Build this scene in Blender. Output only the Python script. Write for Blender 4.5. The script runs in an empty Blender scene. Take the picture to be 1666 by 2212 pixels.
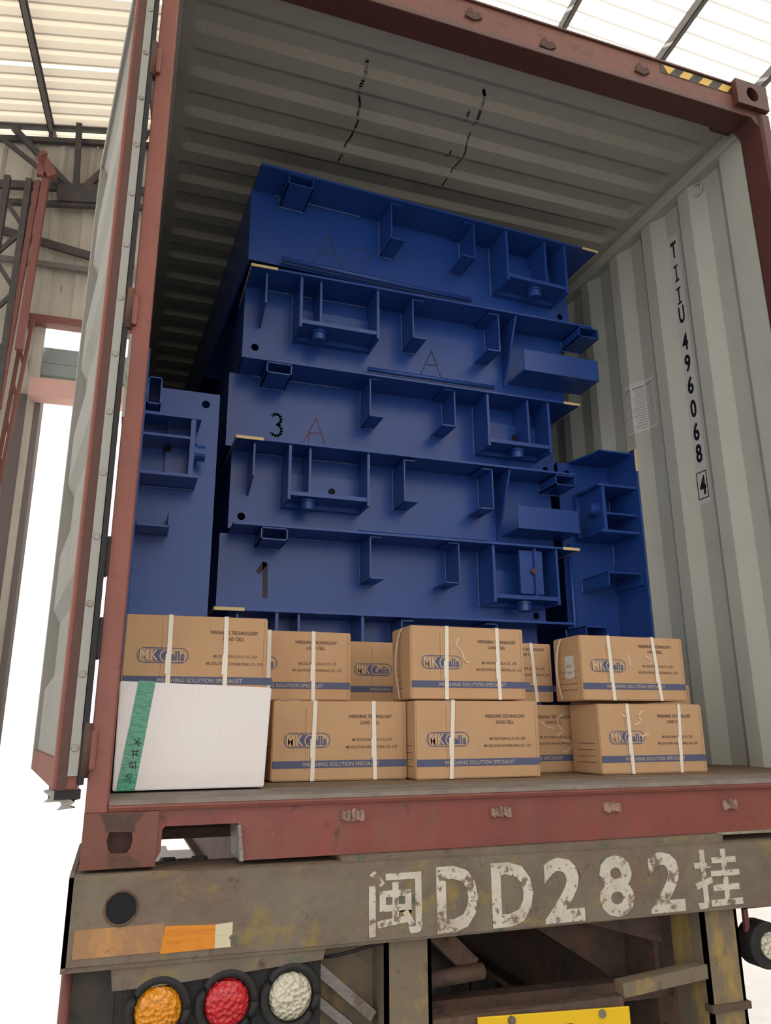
import bpy, bmesh, math, random
from mathutils import Vector, Matrix
random.seed(7)
SC = bpy.context.scene
COL = SC.collection
R = math.radians
# ------------------------------------------------------------------ camera, sky, sun, exposure
YAW, PITCH, ROLL, FPX = 0.3298, 0.2766, -0.0053, 1646.7
cam = bpy.data.cameras.new('camera'); co = bpy.data.objects.new('camera', cam); COL.objects.link(co)
cam.sensor_fit = 'VERTICAL'; cam.sensor_height = 24.0; cam.lens = FPX / 2212 * 24.0
cam.clip_start = 0.05; cam.clip_end = 500
_f = Vector((math.sin(YAW)*math.cos(PITCH), math.cos(YAW)*math.cos(PITCH), math.sin(PITCH)))
_r = Vector((math.cos(YAW), -math.sin(YAW), 0)); _u = _r.cross(_f)
_r2 = _r*math.cos(ROLL) + _u*math.sin(ROLL); _u2 = -_r*math.sin(ROLL) + _u*math.cos(ROLL)
co.matrix_world = Matrix(((_r2.x, _u2.x, -_f.x, -1.168), (_r2.y, _u2.y, -_f.y, -1.957), (_r2.z, _u2.z, -_f.z, 0.1495), (0, 0, 0, 1)))
SC.camera = co
SC.view_settings.view_transform = 'Standard'; SC.view_settings.look = 'None'
SC.view_settings.gamma = 1.0; SC.view_settings.use_curve_mapping = False
SC.view_settings.exposure = 0.12
try:
    SC.cycles.use_denoising = True
    SC.cycles.max_bounces = 8; SC.cycles.diffuse_bounces = 4
    SC.cycles.sample_clamp_indirect = 8
except Exception: pass
w = bpy.data.worlds.new('sky'); SC.world = w; w.use_nodes = True
nt = w.node_tree; bg = nt.nodes['Background']
bg.inputs[0].default_value = (1.0, 0.985, 0.96, 1); bg.inputs[1].default_value = 1.45
SHA = R(4.6)                                     # the shed stands 4.6 degrees off the container
sl = bpy.data.lights.new('sun', 'SUN'); sl.energy = 17; sl.angle = R(1.5); sl.color = (1, 0.96, 0.9)
so = bpy.data.objects.new('sun', sl); COL.objects.link(so)
so.rotation_euler = Vector((0.03, -0.78, -0.62)).to_track_quat('-Z', 'Y').to_euler()   # low sun behind the shed, shining in by its open end

# the phone's own flash, weak against the daylight: it glints on the tape and the lenses at the camera's height
fl = bpy.data.lights.new('phone_flash', 'POINT'); fl.energy = 13; fl.shadow_soft_size = .012; fl.color = (1, .93, .84)
fo = bpy.data.objects.new('phone_flash', fl); COL.objects.link(fo); fo.location = (-1.155, -1.955, .185)

# ------------------------------------------------------------------ materials
def mat(name, col, rough=0.6, metal=0.0, noise=None, bump=None, coat=0.0, spec=0.5):
    """noise: list of (scale, colour2, lo, hi, detail) patches over the base; bump: (scale, strength)"""
    m = bpy.data.materials.new(name); m.use_nodes = True
    n = m.node_tree.nodes; l = m.node_tree.links; p = n['Principled BSDF']
    p.inputs['Base Color'].default_value = (*col, 1); p.inputs['Roughness'].default_value = rough
    p.inputs['Metallic'].default_value = metal; p.inputs['Coat Weight'].default_value = coat
    p.inputs['Specular IOR Level'].default_value = spec
    tc = n.new('ShaderNodeTexCoord'); src = None
    for k, (sc, c2, lo, hi, st) in enumerate(noise or []):
        mp = n.new('ShaderNodeMapping'); l.new(tc.outputs['Object'], mp.inputs[0])
        mp.inputs['Scale'].default_value = st if isinstance(st, tuple) else (st, st, st)
        mp.inputs['Location'].default_value = (k*3.1, k*1.7, k*5.3)
        t = n.new('ShaderNodeTexNoise'); t.inputs['Scale'].default_value = sc; t.inputs['Detail'].default_value = 6
        t.inputs['Roughness'].default_value = 0.65
        l.new(mp.outputs[0], t.inputs['Vector'])
        r = n.new('ShaderNodeValToRGB'); r.color_ramp.elements[0].position = lo; r.color_ramp.elements[1].position = hi
        l.new(t.outputs['Fac'], r.inputs[0])
        mx = n.new('ShaderNodeMix'); mx.data_type = 'RGBA'
        l.new(r.outputs[0], mx.inputs[0])
        if src is None: mx.inputs[6].default_value = (*col, 1)
        else: l.new(src, mx.inputs[6])
        mx.inputs[7].default_value = (*c2, 1); src = mx.outputs[2]
    if src is not None: l.new(src, p.inputs['Base Color'])
    if bump:
        t = n.new('ShaderNodeTexNoise'); t.inputs['Scale'].default_value = bump[0]; t.inputs['Detail'].default_value = 4
        mp = n.new('ShaderNodeMapping'); l.new(tc.outputs['Object'], mp.inputs[0]); l.new(mp.outputs[0], t.inputs['Vector'])
        if len(bump) > 2: mp.inputs['Scale'].default_value = bump[2]
        b = n.new('ShaderNodeBump'); b.inputs['Strength'].default_value = bump[1]; b.inputs['Distance'].default_value = 0.01
        l.new(t.outputs['Fac'], b.inputs['Height']); l.new(b.outputs[0], p.inputs['Normal'])
    return m
M = {}
M['grey'] = mat('container_grey_paint', (.50, .51, .46), .45, noise=[(2.5, (.41, .42, .38), .5, .85, 1), (14, (.22, .2, .17), .70, .80, 1)], bump=(6, .15))
M['doorgrey'] = mat('door_grey_paint', (.31, .305, .28), .6, noise=[(2, (.24, .235, .215), .5, .85, 1)])
M['roof'] = mat('roof_grey_paint', (.46, .45, .40), .55, noise=[(2, (.30, .30, .27), .5, .85, 1)], bump=(5, .12))
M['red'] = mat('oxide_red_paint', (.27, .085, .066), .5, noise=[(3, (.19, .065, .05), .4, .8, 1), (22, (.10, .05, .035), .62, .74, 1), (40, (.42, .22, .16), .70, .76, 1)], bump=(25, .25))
M['redsill'] = mat('sill_red_paint', (.265, .068, .052), .5, noise=[(2.5, (.17, .055, .048), .4, .75, 1), (9, (.21, .085, .065), .52, .7, (1, 1, .35)), (18, (.10, .05, .04), .62, .72, 1), (50, (.36, .22, .17), .72, .76, 1)], bump=(20, .3))
M['reddark'] = mat('dimmed_red_paint', (.095, .032, .026), .5, noise=[(4, (.075, .026, .022), .4, .8, 1), (16, (.07, .035, .03), .62, .72, 1)], bump=(20, .3))  # oxide red darkened in the colour for weak light at header and right post
M['rust'] = mat('dark_rust', (.085, .05, .045), .8, noise=[(12, (.16, .07, .045), .45, .7, 1)], bump=(40, .5))
M['scar'] = mat('bare_scar', (.34, .22, .17), .6, noise=[(30, (.12, .06, .045), .4, .65, 1)], bump=(60, .5))
M['blue'] = mat('blue_gloss_paint', (.018, .070, .32), .30, noise=[(2.2, (.016, .055, .26), .4, .8, 1), (30, (.03, .08, .30), .6, .8, 1)], bump=(9, .06), spec=.5)
M['bluedk'] = mat('blue_paint_dust', (.022, .062, .27), .5, noise=[(6, (.03, .06, .2), .5, .8, 1)])
M['weld'] = mat('weld_bead', (.10, .20, .42), .22, bump=(90, .8))
M['black'] = mat('black_rubber', (.018, .018, .02), .7, bump=(30, .2))
M['hole'] = mat('hole_shade', (.008, .009, .014), .9)  # near-black colour stands in for the shade inside holes
M['retain'] = mat('gasket_strip_metal', (.33, .33, .315), .45, .2, noise=[(6, (.35, .35, .33), .5, .8, 1)])
M['steel'] = mat('worn_steel', (.30, .29, .27), .45, .6, noise=[(15, (.18, .12, .09), .5, .7, 1)], bump=(40, .3))
M['floor'] = mat('scuffed_threshold', (.22, .195, .175), .7, noise=[(7, (.14, .11, .1), .4, .7, (1, 4, 1)), (20, (.20, .08, .06), .6, .7, 1)], bump=(30, .3))
M['ply'] = mat('container_plywood', (.20, .14, .09), .7, noise=[(5, (.12, .08, .05), .4, .7, (8, 1, 1))])
M['beam'] = mat('weathered_olive_paint', (.20, .165, .125), .7, noise=[(6, (.125, .10, .08), .35, .75, 1), (5, (.17, .12, .095), .5, .62, 1), (9, (.25, .185, .065), .56, .68, (1, 1, 1.4)), (16, (.085, .12, .085), .60, .68, 1), (11, (.11, .06, .045), .62, .70, 1), (55, (.40, .35, .30), .72, .76, 1)], bump=(30, .5))
M['chassis'] = mat('rusty_chassis', (.10, .07, .055), .8, noise=[(5, (.17, .085, .055), .45, .7, 1), (20, (.05, .04, .035), .5, .7, 1)], bump=(30, .4))
M['post'] = mat('post_yellow_wear', (.19, .15, .105), .75, noise=[(3.5, (.36, .25, .08), .54, .66, (2, 2, 1)), (18, (.12, .09, .07), .6, .7, 1)], bump=(30, .4))
M['white'] = mat('stencil_white', (.60, .56, .49), .75, noise=[(9, (.42, .37, .30), .45, .75, 1), (26, (.20, .15, .11), .56, .62, 1), (70, (.20, .15, .11), .58, .64, 1)], bump=(40, .3))
M['card'] = mat('cardboard', (.55, .345, .195), .8, noise=[(4, (.47, .285, .155), .4, .75, 1), (60, (.52, .32, .18), .5, .6, (20, 1, 1))], bump=(60, .08, (12, 1, .3)))
M['cardin'] = mat('cardboard_edge', (.30, .19, .11), .85)
M['inkdk'] = mat('brown_ink', (.15, .09, .065), .8)
M['inkbl'] = mat('blue_ink', (.085, .10, .19), .75)
M['inklt'] = mat('pale_print', (.42, .36, .33), .8)
M['cardlt'] = mat('logo_board', (.60, .42, .28), .8)
M['strap'] = mat('white_strap', (.80, .74, .66), .4, bump=(120, .05))
M['wbox'] = mat('white_coated_board', (.72, .69, .69), .3, coat=.7, noise=[(3, (.74, .69, .69), .4, .8, 1)], bump=(55, .12, (6, 1, .4)))
M['tape'] = mat('green_film_tape', (.02, .31, .18), .16, coat=1.0, noise=[(10, (.015, .25, .14), .4, .7, 1)], bump=(45, .9, (1, 1, 2)))
M['ink'] = mat('marker_ink', (.012, .05, .045), .6)
M['inkred'] = mat('red_chalk', (.16, .045, .06), .8)
M['inkbrown'] = mat('brown_paint_mark', (.075, .06, .075), .8)
M['inkdim'] = mat('dark_paint_mark', (.035, .05, .085), .8)
M['chalk'] = mat('chalk', (.66, .50, .38), .9)
M['yel'] = mat('yellow_tape', (.74, .47, .10), .5)
M['yelpale'] = mat('pale_yellow_tape', (.78, .60, .30), .5, noise=[(20, (.5, .38, .2), .55, .75, 1)])
M['hblack'] = mat('tape_black', (.035, .03, .022), .5)
M['sticker'] = mat('white_sticker', (.62, .62, .60), .4)
M['blacktxt'] = mat('black_lettering', (.012, .012, .012), .4)
M['greytxt'] = mat('grey_small_print', (.22, .22, .23), .6)
M['amber'] = mat('amber_reflector', (.72, .27, .03), .25, noise=[(14, (.55, .17, .03), .5, .7, (1, 1, 6))])
M['cream'] = mat('cream_reflector', (.66, .60, .44), .4, noise=[(30, (.35, .25, .15), .58, .7, (1, 1, 5))])
M['orangewear'] = mat('worn_reflector', (.36, .20, .10), .6, noise=[(9, (.55, .28, .10), .5, .7, (2, 1, 1)), (22, (.2, .13, .09), .58, .68, 1)])
M['plate'] = mat('plate_yellow', (.86, .55, .02), .3)
M['concrete'] = mat('pale_concrete', (.38, .365, .345), .9, noise=[(.6, (.31, .30, .285), .4, .7, 1)])
M['sheet'] = mat('dirty_wall_sheet', (.44, .41, .36), .8, noise=[(.9, (.28, .25, .21), .45, .75, (1, 1, .5)), (6, (.16, .13, .11), .62, .75, (2, 1, .3))])
M['dkst'] = mat('dark_truss_steel', (.045, .042, .045), .7, noise=[(8, (.09, .06, .05), .5, .7, 1)])
M['dkst2'] = mat('purlin_steel', (.13, .12, .115), .7)
M['redst'] = mat('red_oxide_steel', (.17, .06, .052), .6, noise=[(6, (.18, .05, .05), .5, .7, 1)])
M['pinkw'] = mat('pink_lintel', (.50, .30, .27), .8)
M['teal'] = mat('grey_green_shutter', (.22, .27, .27), .6)
M['pillar'] = mat('rough_pillar', (.15, .125, .12), .9, bump=(12, .5))
M['tyre'] = mat('tyre_rubber', (.04, .038, .036), .85, noise=[(8, (.09, .075, .065), .45, .7, 1)])
def lens_mat(name, col, e):
    m = mat(name, col, .12, coat=.6)
    n = m.node_tree.nodes; l = m.node_tree.links
    v = n.new('ShaderNodeTexVoronoi'); v.inputs['Scale'].default_value = 95; tc = n.new('ShaderNodeTexCoord')
    l.new(tc.outputs['Object'], v.inputs['Vector']); b = n.new('ShaderNodeBump'); b.inputs['Strength'].default_value = .9; b.inputs['Distance'].default_value = .01
    l.new(v.outputs['Distance'], b.inputs['Height']); l.new(b.outputs[0], n['Principled BSDF'].inputs['Normal'])
    return m
M['lamb'] = lens_mat('amber_lens', (.80, .30, .01), 0); M['lred'] = lens_mat('red_lens', (.60, .02, .03), 0); M['lwht'] = lens_mat('clear_lens', (.66, .62, .50), 0)
def translucent(name, col, t, wt):
    m = bpy.data.materials.new(name); m.use_nodes = True; n = m.node_tree.nodes; l = m.node_tree.links
    p = n['Principled BSDF']; p.inputs['Base Color'].default_value = (*col, 1); p.inputs['Roughness'].default_value = .6
    tb = n.new('ShaderNodeBsdfTranslucent'); tb.inputs[0].default_value = (*t, 1)
    mx = n.new('ShaderNodeMixShader'); mx.inputs[0].default_value = wt
    l.new(p.outputs[0], mx.inputs[1]); l.new(tb.outputs[0], mx.inputs[2]); l.new(mx.outputs[0], n['Material Output'].inputs[0])
    return m
M['roofl'] = translucent('beige_roof_sheet', (.62, .58, .50), (.66, .57, .46), .15)  # left slope: beige, less translucent sheet
M['roofr'] = translucent('clear_roof_sheet', (.75, .74, .70), (.95, .92, .86), .42)

# ------------------------------------------------------------------ mesh helpers
class MB:
    def __init__(s): s.bm = bmesh.new()
    def box(s, x0, x1, y0, y1, z0, z1, mi=0):
        v = [s.bm.verts.new((x, y, z)) for z in (z0, z1) for y in (y0, y1) for x in (x0, x1)]
        for q in ((0, 2, 3, 1), (4, 5, 7, 6), (0, 1, 5, 4), (2, 6, 7, 3), (0, 4, 6, 2), (1, 3, 7, 5)):
            f = s.bm.faces.new([v[i] for i in q]); f.material_index = mi
        return s
    def hexa(s, P, mi=0):
        v = [s.bm.verts.new(p) for p in P]
        for q in ((0, 2, 3, 1), (4, 5, 7, 6), (0, 1, 5, 4), (2, 6, 7, 3), (0, 4, 6, 2), (1, 3, 7, 5)):
            f = s.bm.faces.new([v[i] for i in q]); f.material_index = mi
        return s
    def bar(s, p0, p1, wd, ht, up=(0, 0, 1)):
        p0 = Vector(p0); p1 = Vector(p1); d = (p1-p0).normalized(); u = Vector(up)
        if abs(d.dot(u)) > .98: u = Vector((1, 0, 0))
        a = d.cross(u).normalized()*wd/2; b = a.cross(d).normalized()*ht/2
        v = [s.bm.verts.new(p+i*a+j*b) for p in (p0, p1) for i, j in ((-1, -1), (1, -1), (1, 1), (-1, 1))]
        for q in ((0, 1, 2, 3), (7, 6, 5, 4), (0, 4, 5, 1), (1, 5, 6, 2), (2, 6, 7, 3), (3, 7, 4, 0)): s.bm.faces.new([v[i] for i in q])
        return s
    def cyl(s, p0, p1, r0, seg=16, r1=None, caps=True):
        p0 = Vector(p0); p1 = Vector(p1); r1 = r0 if r1 is None else r1; d = (p1-p0).normalized()
        u = Vector((0, 0, 1)) if abs(d.z) < .9 else Vector((1, 0, 0)); a = d.cross(u).normalized(); b = a.cross(d)
        A = [s.bm.verts.new(p0+r0*(a*math.cos(t)+b*math.sin(t))) for t in [2*math.pi*i/seg for i in range(seg)]]
        B = [s.bm.verts.new(p1+r1*(a*math.cos(t)+b*math.sin(t))) for t in [2*math.pi*i/seg for i in range(seg)]]
        for i in range(seg): s.bm.faces.new((A[i], A[(i+1) % seg], B[(i+1) % seg], B[i]))
        if caps: s.bm.faces.new(A[::-1]); s.bm.faces.new(B)
        return s
    def prism(s, pts, axis, a, b):
        """pts: 2D outline; axis 'y': pts are (x,z); 'x': (y,z); 'z': (x,y)"""
        def P(p, t): return {'y': (p[0], t, p[1]), 'x': (t, p[0], p[1]), 'z': (p[0], p[1], t)}[axis]
        A = [s.bm.verts.new(P(p, a)) for p in pts]; B = [s.bm.verts.new(P(p, b)) for p in pts]; n = len(pts)
        for i in range(n): s.bm.faces.new((A[i], A[(i+1) % n], B[(i+1) % n], B[i]))
        s.bm.faces.new(A[::-1]); s.bm.faces.new(B)
        return s
    def tube(s, pts, r, seg=8):
        rings = []
        for i, p in enumerate(pts):
            p = Vector(p); d = (Vector(pts[min(i+1, len(pts)-1)]) - Vector(pts[max(i-1, 0)])).normalized()
            u = Vector((0, 0, 1)) if abs(d.z) < .9 else Vector((1, 0, 0)); a = d.cross(u).normalized(); b = a.cross(d)
            rings.append([s.bm.verts.new(p+r*(a*math.cos(2*math.pi*k/seg)+b*math.sin(2*math.pi*k/seg))) for k in range(seg)])
        for A, B in zip(rings, rings[1:]):
            for k in range(seg): s.bm.faces.new((A[k], A[(k+1) % seg], B[(k+1) % seg], B[k]))
        s.bm.faces.new(rings[0][::-1]); s.bm.faces.new(rings[-1])
        return s
    def build(s, name, m, parent=None, bevel=0, smooth=False, xf=None, seg=2, **tags):
        if xf is not None: bmesh.ops.transform(s.bm, matrix=xf, verts=s.bm.verts)
        bmesh.ops.recalc_face_normals(s.bm, faces=s.bm.faces)
        if bevel: bmesh.ops.bevel(s.bm, geom=s.bm.edges[:], offset=bevel, segments=seg, affect='EDGES', profile=.6, clamp_overlap=True)
        me = bpy.data.meshes.new(name); s.bm.to_mesh(me); s.bm.free()
        for k in (m if isinstance(m, list) else [m]): me.materials.append(k)
        if smooth:
            for f in me.polygons: f.use_smooth = True
        o = bpy.data.objects.new(name, me); COL.objects.link(o); o.parent = parent
        for k, v in tags.items(): o[k] = v
        return o
def thing(name, label, cat, loc=(0, 0, 0), rot=(0, 0, 0), group=None):
    o = bpy.data.objects.new(name, None); COL.objects.link(o); o.location = loc; o.rotation_euler = rot
    o.empty_display_size = .1; o['label'] = label; o['category'] = cat
    if group: o['group'] = group
    return o
def copy_tree(o, parent=None):
    c = o.copy(); COL.objects.link(c); c.parent = parent
    for ch in list(o.children): copy_tree(ch, c)
    return c
_tc = {}
def text_mesh(txt, width, height, m, bold=0.0, thick=.0006, mirror=False):
    """a text turned into mesh in the XZ plane facing -Y, its box from (0,0) to (width,height)"""
    cu = bpy.data.curves.new('t', 'FONT'); cu.body = txt; cu.size = 1; cu.extrude = .002; cu.offset = bold
    cu.resolution_u = 3; cu.space_character = 1.05
    ob = bpy.data.objects.new('t', cu); COL.objects.link(ob)
    bpy.context.view_layer.update(); dg = bpy.context.evaluated_depsgraph_get()
    me = bpy.data.meshes.new_from_object(ob.evaluated_get(dg)); bpy.data.objects.remove(ob); bpy.data.curves.remove(cu)
    xs = [v.co.x for v in me.vertices] or [0, 1]; ys = [v.co.y for v in me.vertices] or [0, 1]
    x0, x1, y0, y1 = min(xs), max(xs), min(ys), max(ys)
    for v in me.vertices:
        z = v.co.z; v.co = ((v.co.x-x0)/max(x1-x0, 1e-6)*width, -thick/2 if z > 0 else thick/2, (v.co.y-y0)/max(y1-y0, 1e-6)*height)
    me.materials.clear(); me.materials.append(m)
    return me
def lettering(name, items, m, parent, xf=None, bold=0.0, thick=.0006, **tags):
    """items: (text, x0, z0, width, height, y) joined into one printed part"""
    bm = bmesh.new()
    for t, x, z, wd, h, y in items:
        me = text_mesh(t, wd, h, m, bold, thick); t0 = len(bm.verts); bm.from_mesh(me); bm.verts.ensure_lookup_table()
        for v in bm.verts[t0:]: v.co += Vector((x, y, z))
        bpy.data.meshes.remove(me)
    if xf is not None: bmesh.ops.transform(bm, matrix=xf, verts=bm.verts)
    me = bpy.data.meshes.new(name); bm.to_mesh(me); bm.free(); me.materials.append(m)
    o = bpy.data.objects.new(name, me); COL.objects.link(o); o.parent = parent
    for k, v in tags.items(): o[k] = v
    return o
def strokes(name, lines, wd, m, parent, to3, d=.0008, **tags):
    """hand-drawn strokes: polylines of (u,v); to3(u,v) -> point and outward normal"""
    b = bmesh.new()
    for ln in lines:
        for p, q in zip(ln, ln[1:]):
            dx, dy = q[0]-p[0], q[1]-p[1]; L = math.hypot(dx, dy) or 1; ex, ey = dx/L*wd*.3, dy/L*wd*.3; nx, ny = -dy/L*wd/2, dx/L*wd/2
            top, bot = [], []
            for u, v in ((p[0]-ex+nx, p[1]-ey+ny), (p[0]-ex-nx, p[1]-ey-ny), (q[0]+ex-nx, q[1]+ey-ny), (q[0]+ex+nx, q[1]+ey+ny)):
                P, N = to3(u, v); top.append(b.verts.new(P+N*d)); bot.append(b.verts.new(P-N*d*.5))
            b.faces.new(top); b.faces.new(bot[::-1])
            for i in range(4): b.faces.new((top[i], bot[i], bot[(i+1) % 4], top[(i+1) % 4]))
    bmesh.ops.recalc_face_normals(b, faces=b.faces)
    me = bpy.data.meshes.new(name); b.to_mesh(me); b.free(); me.materials.append(m)
    o = bpy.data.objects.new(name, me); COL.objects.link(o); o.parent = parent
    for k, v in tags.items(): o[k] = v
    return o
def front(y): return lambda u, v: (Vector((u, y, v)), Vector((0, -1, 0)))

# ------------------------------------------------------------------ the shed (kind = structure)
GZ = -1.5
shed_rot = (0, 0, -SHA)
o = MB().box(-40, 40, -30, 60, GZ-.2, GZ).build('floor', M['concrete'], kind='structure')
M['slab'] = mat('low_bounce_slab', (.19, .18, .17), .85, noise=[(.8, (.13, .125, .12), .4, .7, 1)])  # dark slab added under the shed to weaken bounce from the ground
def sheds(o): o.rotation_euler = shed_rot; return o
sheds(MB().box(-7.6, 9.6, -18, 7.0, GZ-.05, GZ+.004).build('floor', M['slab'], kind='structure'))
RIDGE, ZR, SLP = .4, 8.26, .15
def roofz(s): return ZR - SLP*abs(s-RIDGE)
def roof_mesh(s0, s1, y0, y1):
    bm = bmesh.new(); prof = []; y = y0
    while y < y1:
        prof += [(y, 0), (y+.135, 0), (y+.15, .035), (y+.185, .035)]; y += .2
    A = [bm.verts.new((s0, p[0], roofz(s0)+p[1])) for p in prof]; B = [bm.verts.new((s1, p[0], roofz(s1)+p[1])) for p in prof]
    for i in range(len(prof)-1): bm.faces.new((A[i], A[i+1], B[i+1], B[i]))
    m = MB(); m.bm.free(); m.bm = bm; return m
roof = bpy.data.objects.new('ceiling', None); COL.objects.link(roof); roof['kind'] = 'structure'; sheds(roof)
def split_roof(s0, s1, m, lab):
    y = -18.0
    while y < 7.2:
        roof_mesh(s0, s1, y, min(y+.99, 7.3)).build('roof_sheet', m, roof); y += 1.0
split_roof(-7.5, RIDGE, M['roofl'], ''); split_roof(RIDGE, 9.5, M['roofr'], '')
for s in (-5.71, -4.44, -3.17, -1.9, -.63, .40, 1.5, 2.68, 3.9, 5.15, 6.4, 7.6):
    z = roofz(s) - .005; dk = s < 0
    mb = MB(); mb.box(s-.03, s+.03, -18, 7.2, z-.12, z-.105).box(s-.03, s-.02, -18, 7.2, z-.12, z).box(s-.03, s+.03, -18, 7.2, z-.012, z)
    mb.build('purlin', M['dkst2'], roof)
for nm, sx in (('wall_right_unseen', 9.6),):
    sheds(MB().box(sx-.02, sx+.02, -18, 7, GZ, roofz(sx)-.1).build(nm, M['sheet'], kind='structure'))  # unseen side wall, put in to narrow the low daylight
# back wall: vertical sheets above the opening, one part each
wb = bpy.data.objects.new('wall_back', None); COL.objects.link(wb); wb['kind'] = 'structure'; sheds(wb)
s = -8.0; k = 0
while s < 8.0:
    wdt = .36; s1 = s+wdt+.008; gapz = -.20
    z0 = 4.98 if -3.15 < s < 4 else GZ
    top = lambda q: min(7.45+.15*(q+3.8), 8.1 - .15*(q-.4) if q > .4 else 99)
    mb = MB(); dy = .012*random.random()
    rib = [(s, 0), (s+.26, 0), (s+.28, -.03), (s+.33, -.03), (s1, 0)]
    pts = [(p[0], 7.02+dy+p[1]) for p in rib] + [(p[0], 7.035+dy+p[1]) for p in reversed(rib)]
    mb.prism(pts, 'z', z0 + random.uniform(-.02, .02), top(s+.18) + random.uniform(-.05, .02)).build('wall_sheet', M['sheet'], wb)
    s += wdt; k += 1
def shedbar(name, bars, m, label=None, cat=None, kind=None, parent=None, wd=.06, ht=.06):
    mb = MB()
    for b in bars:
        p0, p1 = b[0], b[1]; a, c = (b[2], b[3]) if len(b) > 2 else (wd, ht)
        mb.bar(p0, p1, a, c)
    o = mb.build(name, m, parent)
    if parent is None: sheds(o)
    if label: o['label'] = label; o['category'] = cat
    if kind: o['kind'] = kind
    return o
Y6 = 6.86
cl = lambda s: 7.60+.15*(s+3.8)
shedbar('trim_1', [((-8, 6.95, cl(-8)), (.4, 6.95, cl(.4)), .06, .05), ((-8, 6.95, cl(-8)-.2), (.4, 6.95, cl(.4)-.2), .06, .07)] +
        [((s, 6.95, cl(s)-.2), (s, 6.95, cl(s)), .04, .05) for s in (-3.56, -3.17, -2.83, -1.9, -1.1)], M['dkst'], kind='structure')
tr = thing('roof_truss', 'dark steel roof truss with diagonal braces above the doorway at left', 'truss', rot=shed_rot)
ch = lambda s: 6.78+.13*(s+2.9)
shedbar('top_chord', [((-8, Y6, ch(-8)-.02), (3, Y6, ch(3)-.02), .06, .1)], M['dkst'], parent=tr)
shedbar('bottom_chord', [((-8, Y6, ch(-8)-.27), (3, Y6, ch(3)-.27), .06, .07)], M['dkst'], parent=tr)
for a, b, wd in (((-3.60, Y6, cl(-3.6)-.1), (-2.86, Y6, ch(-2.86)), .07), ((-3.72, Y6-.05, cl(-3.7)-.3), (-2.98, Y6-.05, ch(-2.98)), .05), ((-2.83, Y6, cl(-2.83)), (-2.78, Y6, ch(-2.78)), .07),
                 ((-2.0, Y6, cl(-2.0)-.1), (-2.66, Y6, ch(-2.66)), .08), ((-4.6, Y6, ch(-4.6)), (-3.9, Y6, cl(-3.9)), .06)):
    shedbar('brace', [(a, b, wd, wd)], M['dkst'], parent=tr)
shedbar('gusset_plate', [((-2.98, Y6-.05, ch(-2.9)-.14), (-2.45, Y6-.05, ch(-2.45)-.14), .012, .24)], M['dkst'], parent=tr)
lc = thing('lattice_column', 'dark steel lattice column left of the bright doorway', 'column', rot=shed_rot)
Y5 = 6.6
cx0, cx1 = -3.50, -3.26
for a in (cx0, cx1):
    shedbar('upright', [((a, Y5, GZ), (a, Y5, 6.6), .07, .07)], M['dkst'], parent=lc)
z = -1.2; k = 0
while z < 6.3:
    shedbar('lacing_bar', [((cx0, Y5, z), (cx1, Y5, z+.35), .03, .05)] if k % 2 == 0 else [((cx1, Y5, z), (cx0, Y5, z+.35), .03, .05)], M['dkst'], parent=lc); z += .42; k += 1
shedbar('wall_rail', [((-8, 6.9, 5.98+.9), (-2, 6.9, 5.75), .05, .10)], M['dkst'], 'thin dark rail sloping across the wall sheets below the truss', 'rail')
shedbar('wall_rail', [((-8, 6.93, 5.72), (-2, 6.93, 5.66), .05, .07)], M['dkst2'], 'level grey rail just under the sloping dark rail on the wall', 'rail')
rb = thing('red_hoist_post', 'red painted steel post with a hooked head beside the lattice column', 'post', rot=shed_rot)
shedbar('upright', [((-3.10, 6.55, 4.3), (-3.06, 6.55, 6.75), .07, .08)], M['redst'], parent=rb)
shedbar('upright', [((-3.24, 6.6, 3.6), (-3.16, 6.6, 6.6), .05, .06)], M['redst'], parent=rb)
shedbar('hook_head', [((-3.14, 6.5, 6.88), (-2.98, 6.5, 6.62), .06, .12), ((-3.12, 6.5, 6.6), (-3.12, 6.5, 6.95), .06, .08)], M['redst'], parent=rb)
lb = thing('lattice_jamb', 'slim rust-red lattice strut leaning beside the bright doorway', 'strut', rot=shed_rot)
shedbar('chord', [((-3.12, 6.75, 5.1), (-3.27, 6.75, 1.2), .03, .04)], M['redst'], parent=lb)
shedbar('chord', [((-3.04, 6.75, 4.86), (-3.18, 6.75, 2.4), .03, .04)], M['redst'], parent=lb)
for k in range(7):
    z = 4.9-.45*k; shedbar('lacing_bar', [((-3.13-.017*k, 6.75, z), (-3.06-.02*k, 6.75, z-.25), .02, .03)], M['redst'], parent=lb)
# doorway: lintel, shutter slats, pink beam, pillar
shedbar('trim_2', [((-3.15, 6.95, 4.91), (4, 6.95, 4.72), .15, .10)], M['redst'], kind='structure')
shedbar('trim_3', [((-3.0, 6.9, 3.98), (4, 6.9, 3.86), .22, .22)], M['pinkw'], kind='structure')
dr = bpy.data.objects.new('door_1', None); COL.objects.link(dr); dr['kind'] = 'structure'; sheds(dr)
for z0, h, m in ((4.53, .2, 'teal'), (4.33, .19, 'teal'), (4.24, .06, 'sheet'), (4.12, .09, 'pillar')):
    shedbar('shutter_slat', [((-3.1, 7.1, z0), (3.9, 7.1, z0-.16), .05, h)], M[m], parent=dr)
shedbar('trim_4', [((-3.05, 7.1, -1.5), (-3.05, 7.1, 3.97), .17, .3)], M['pillar'], kind='structure')

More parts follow.
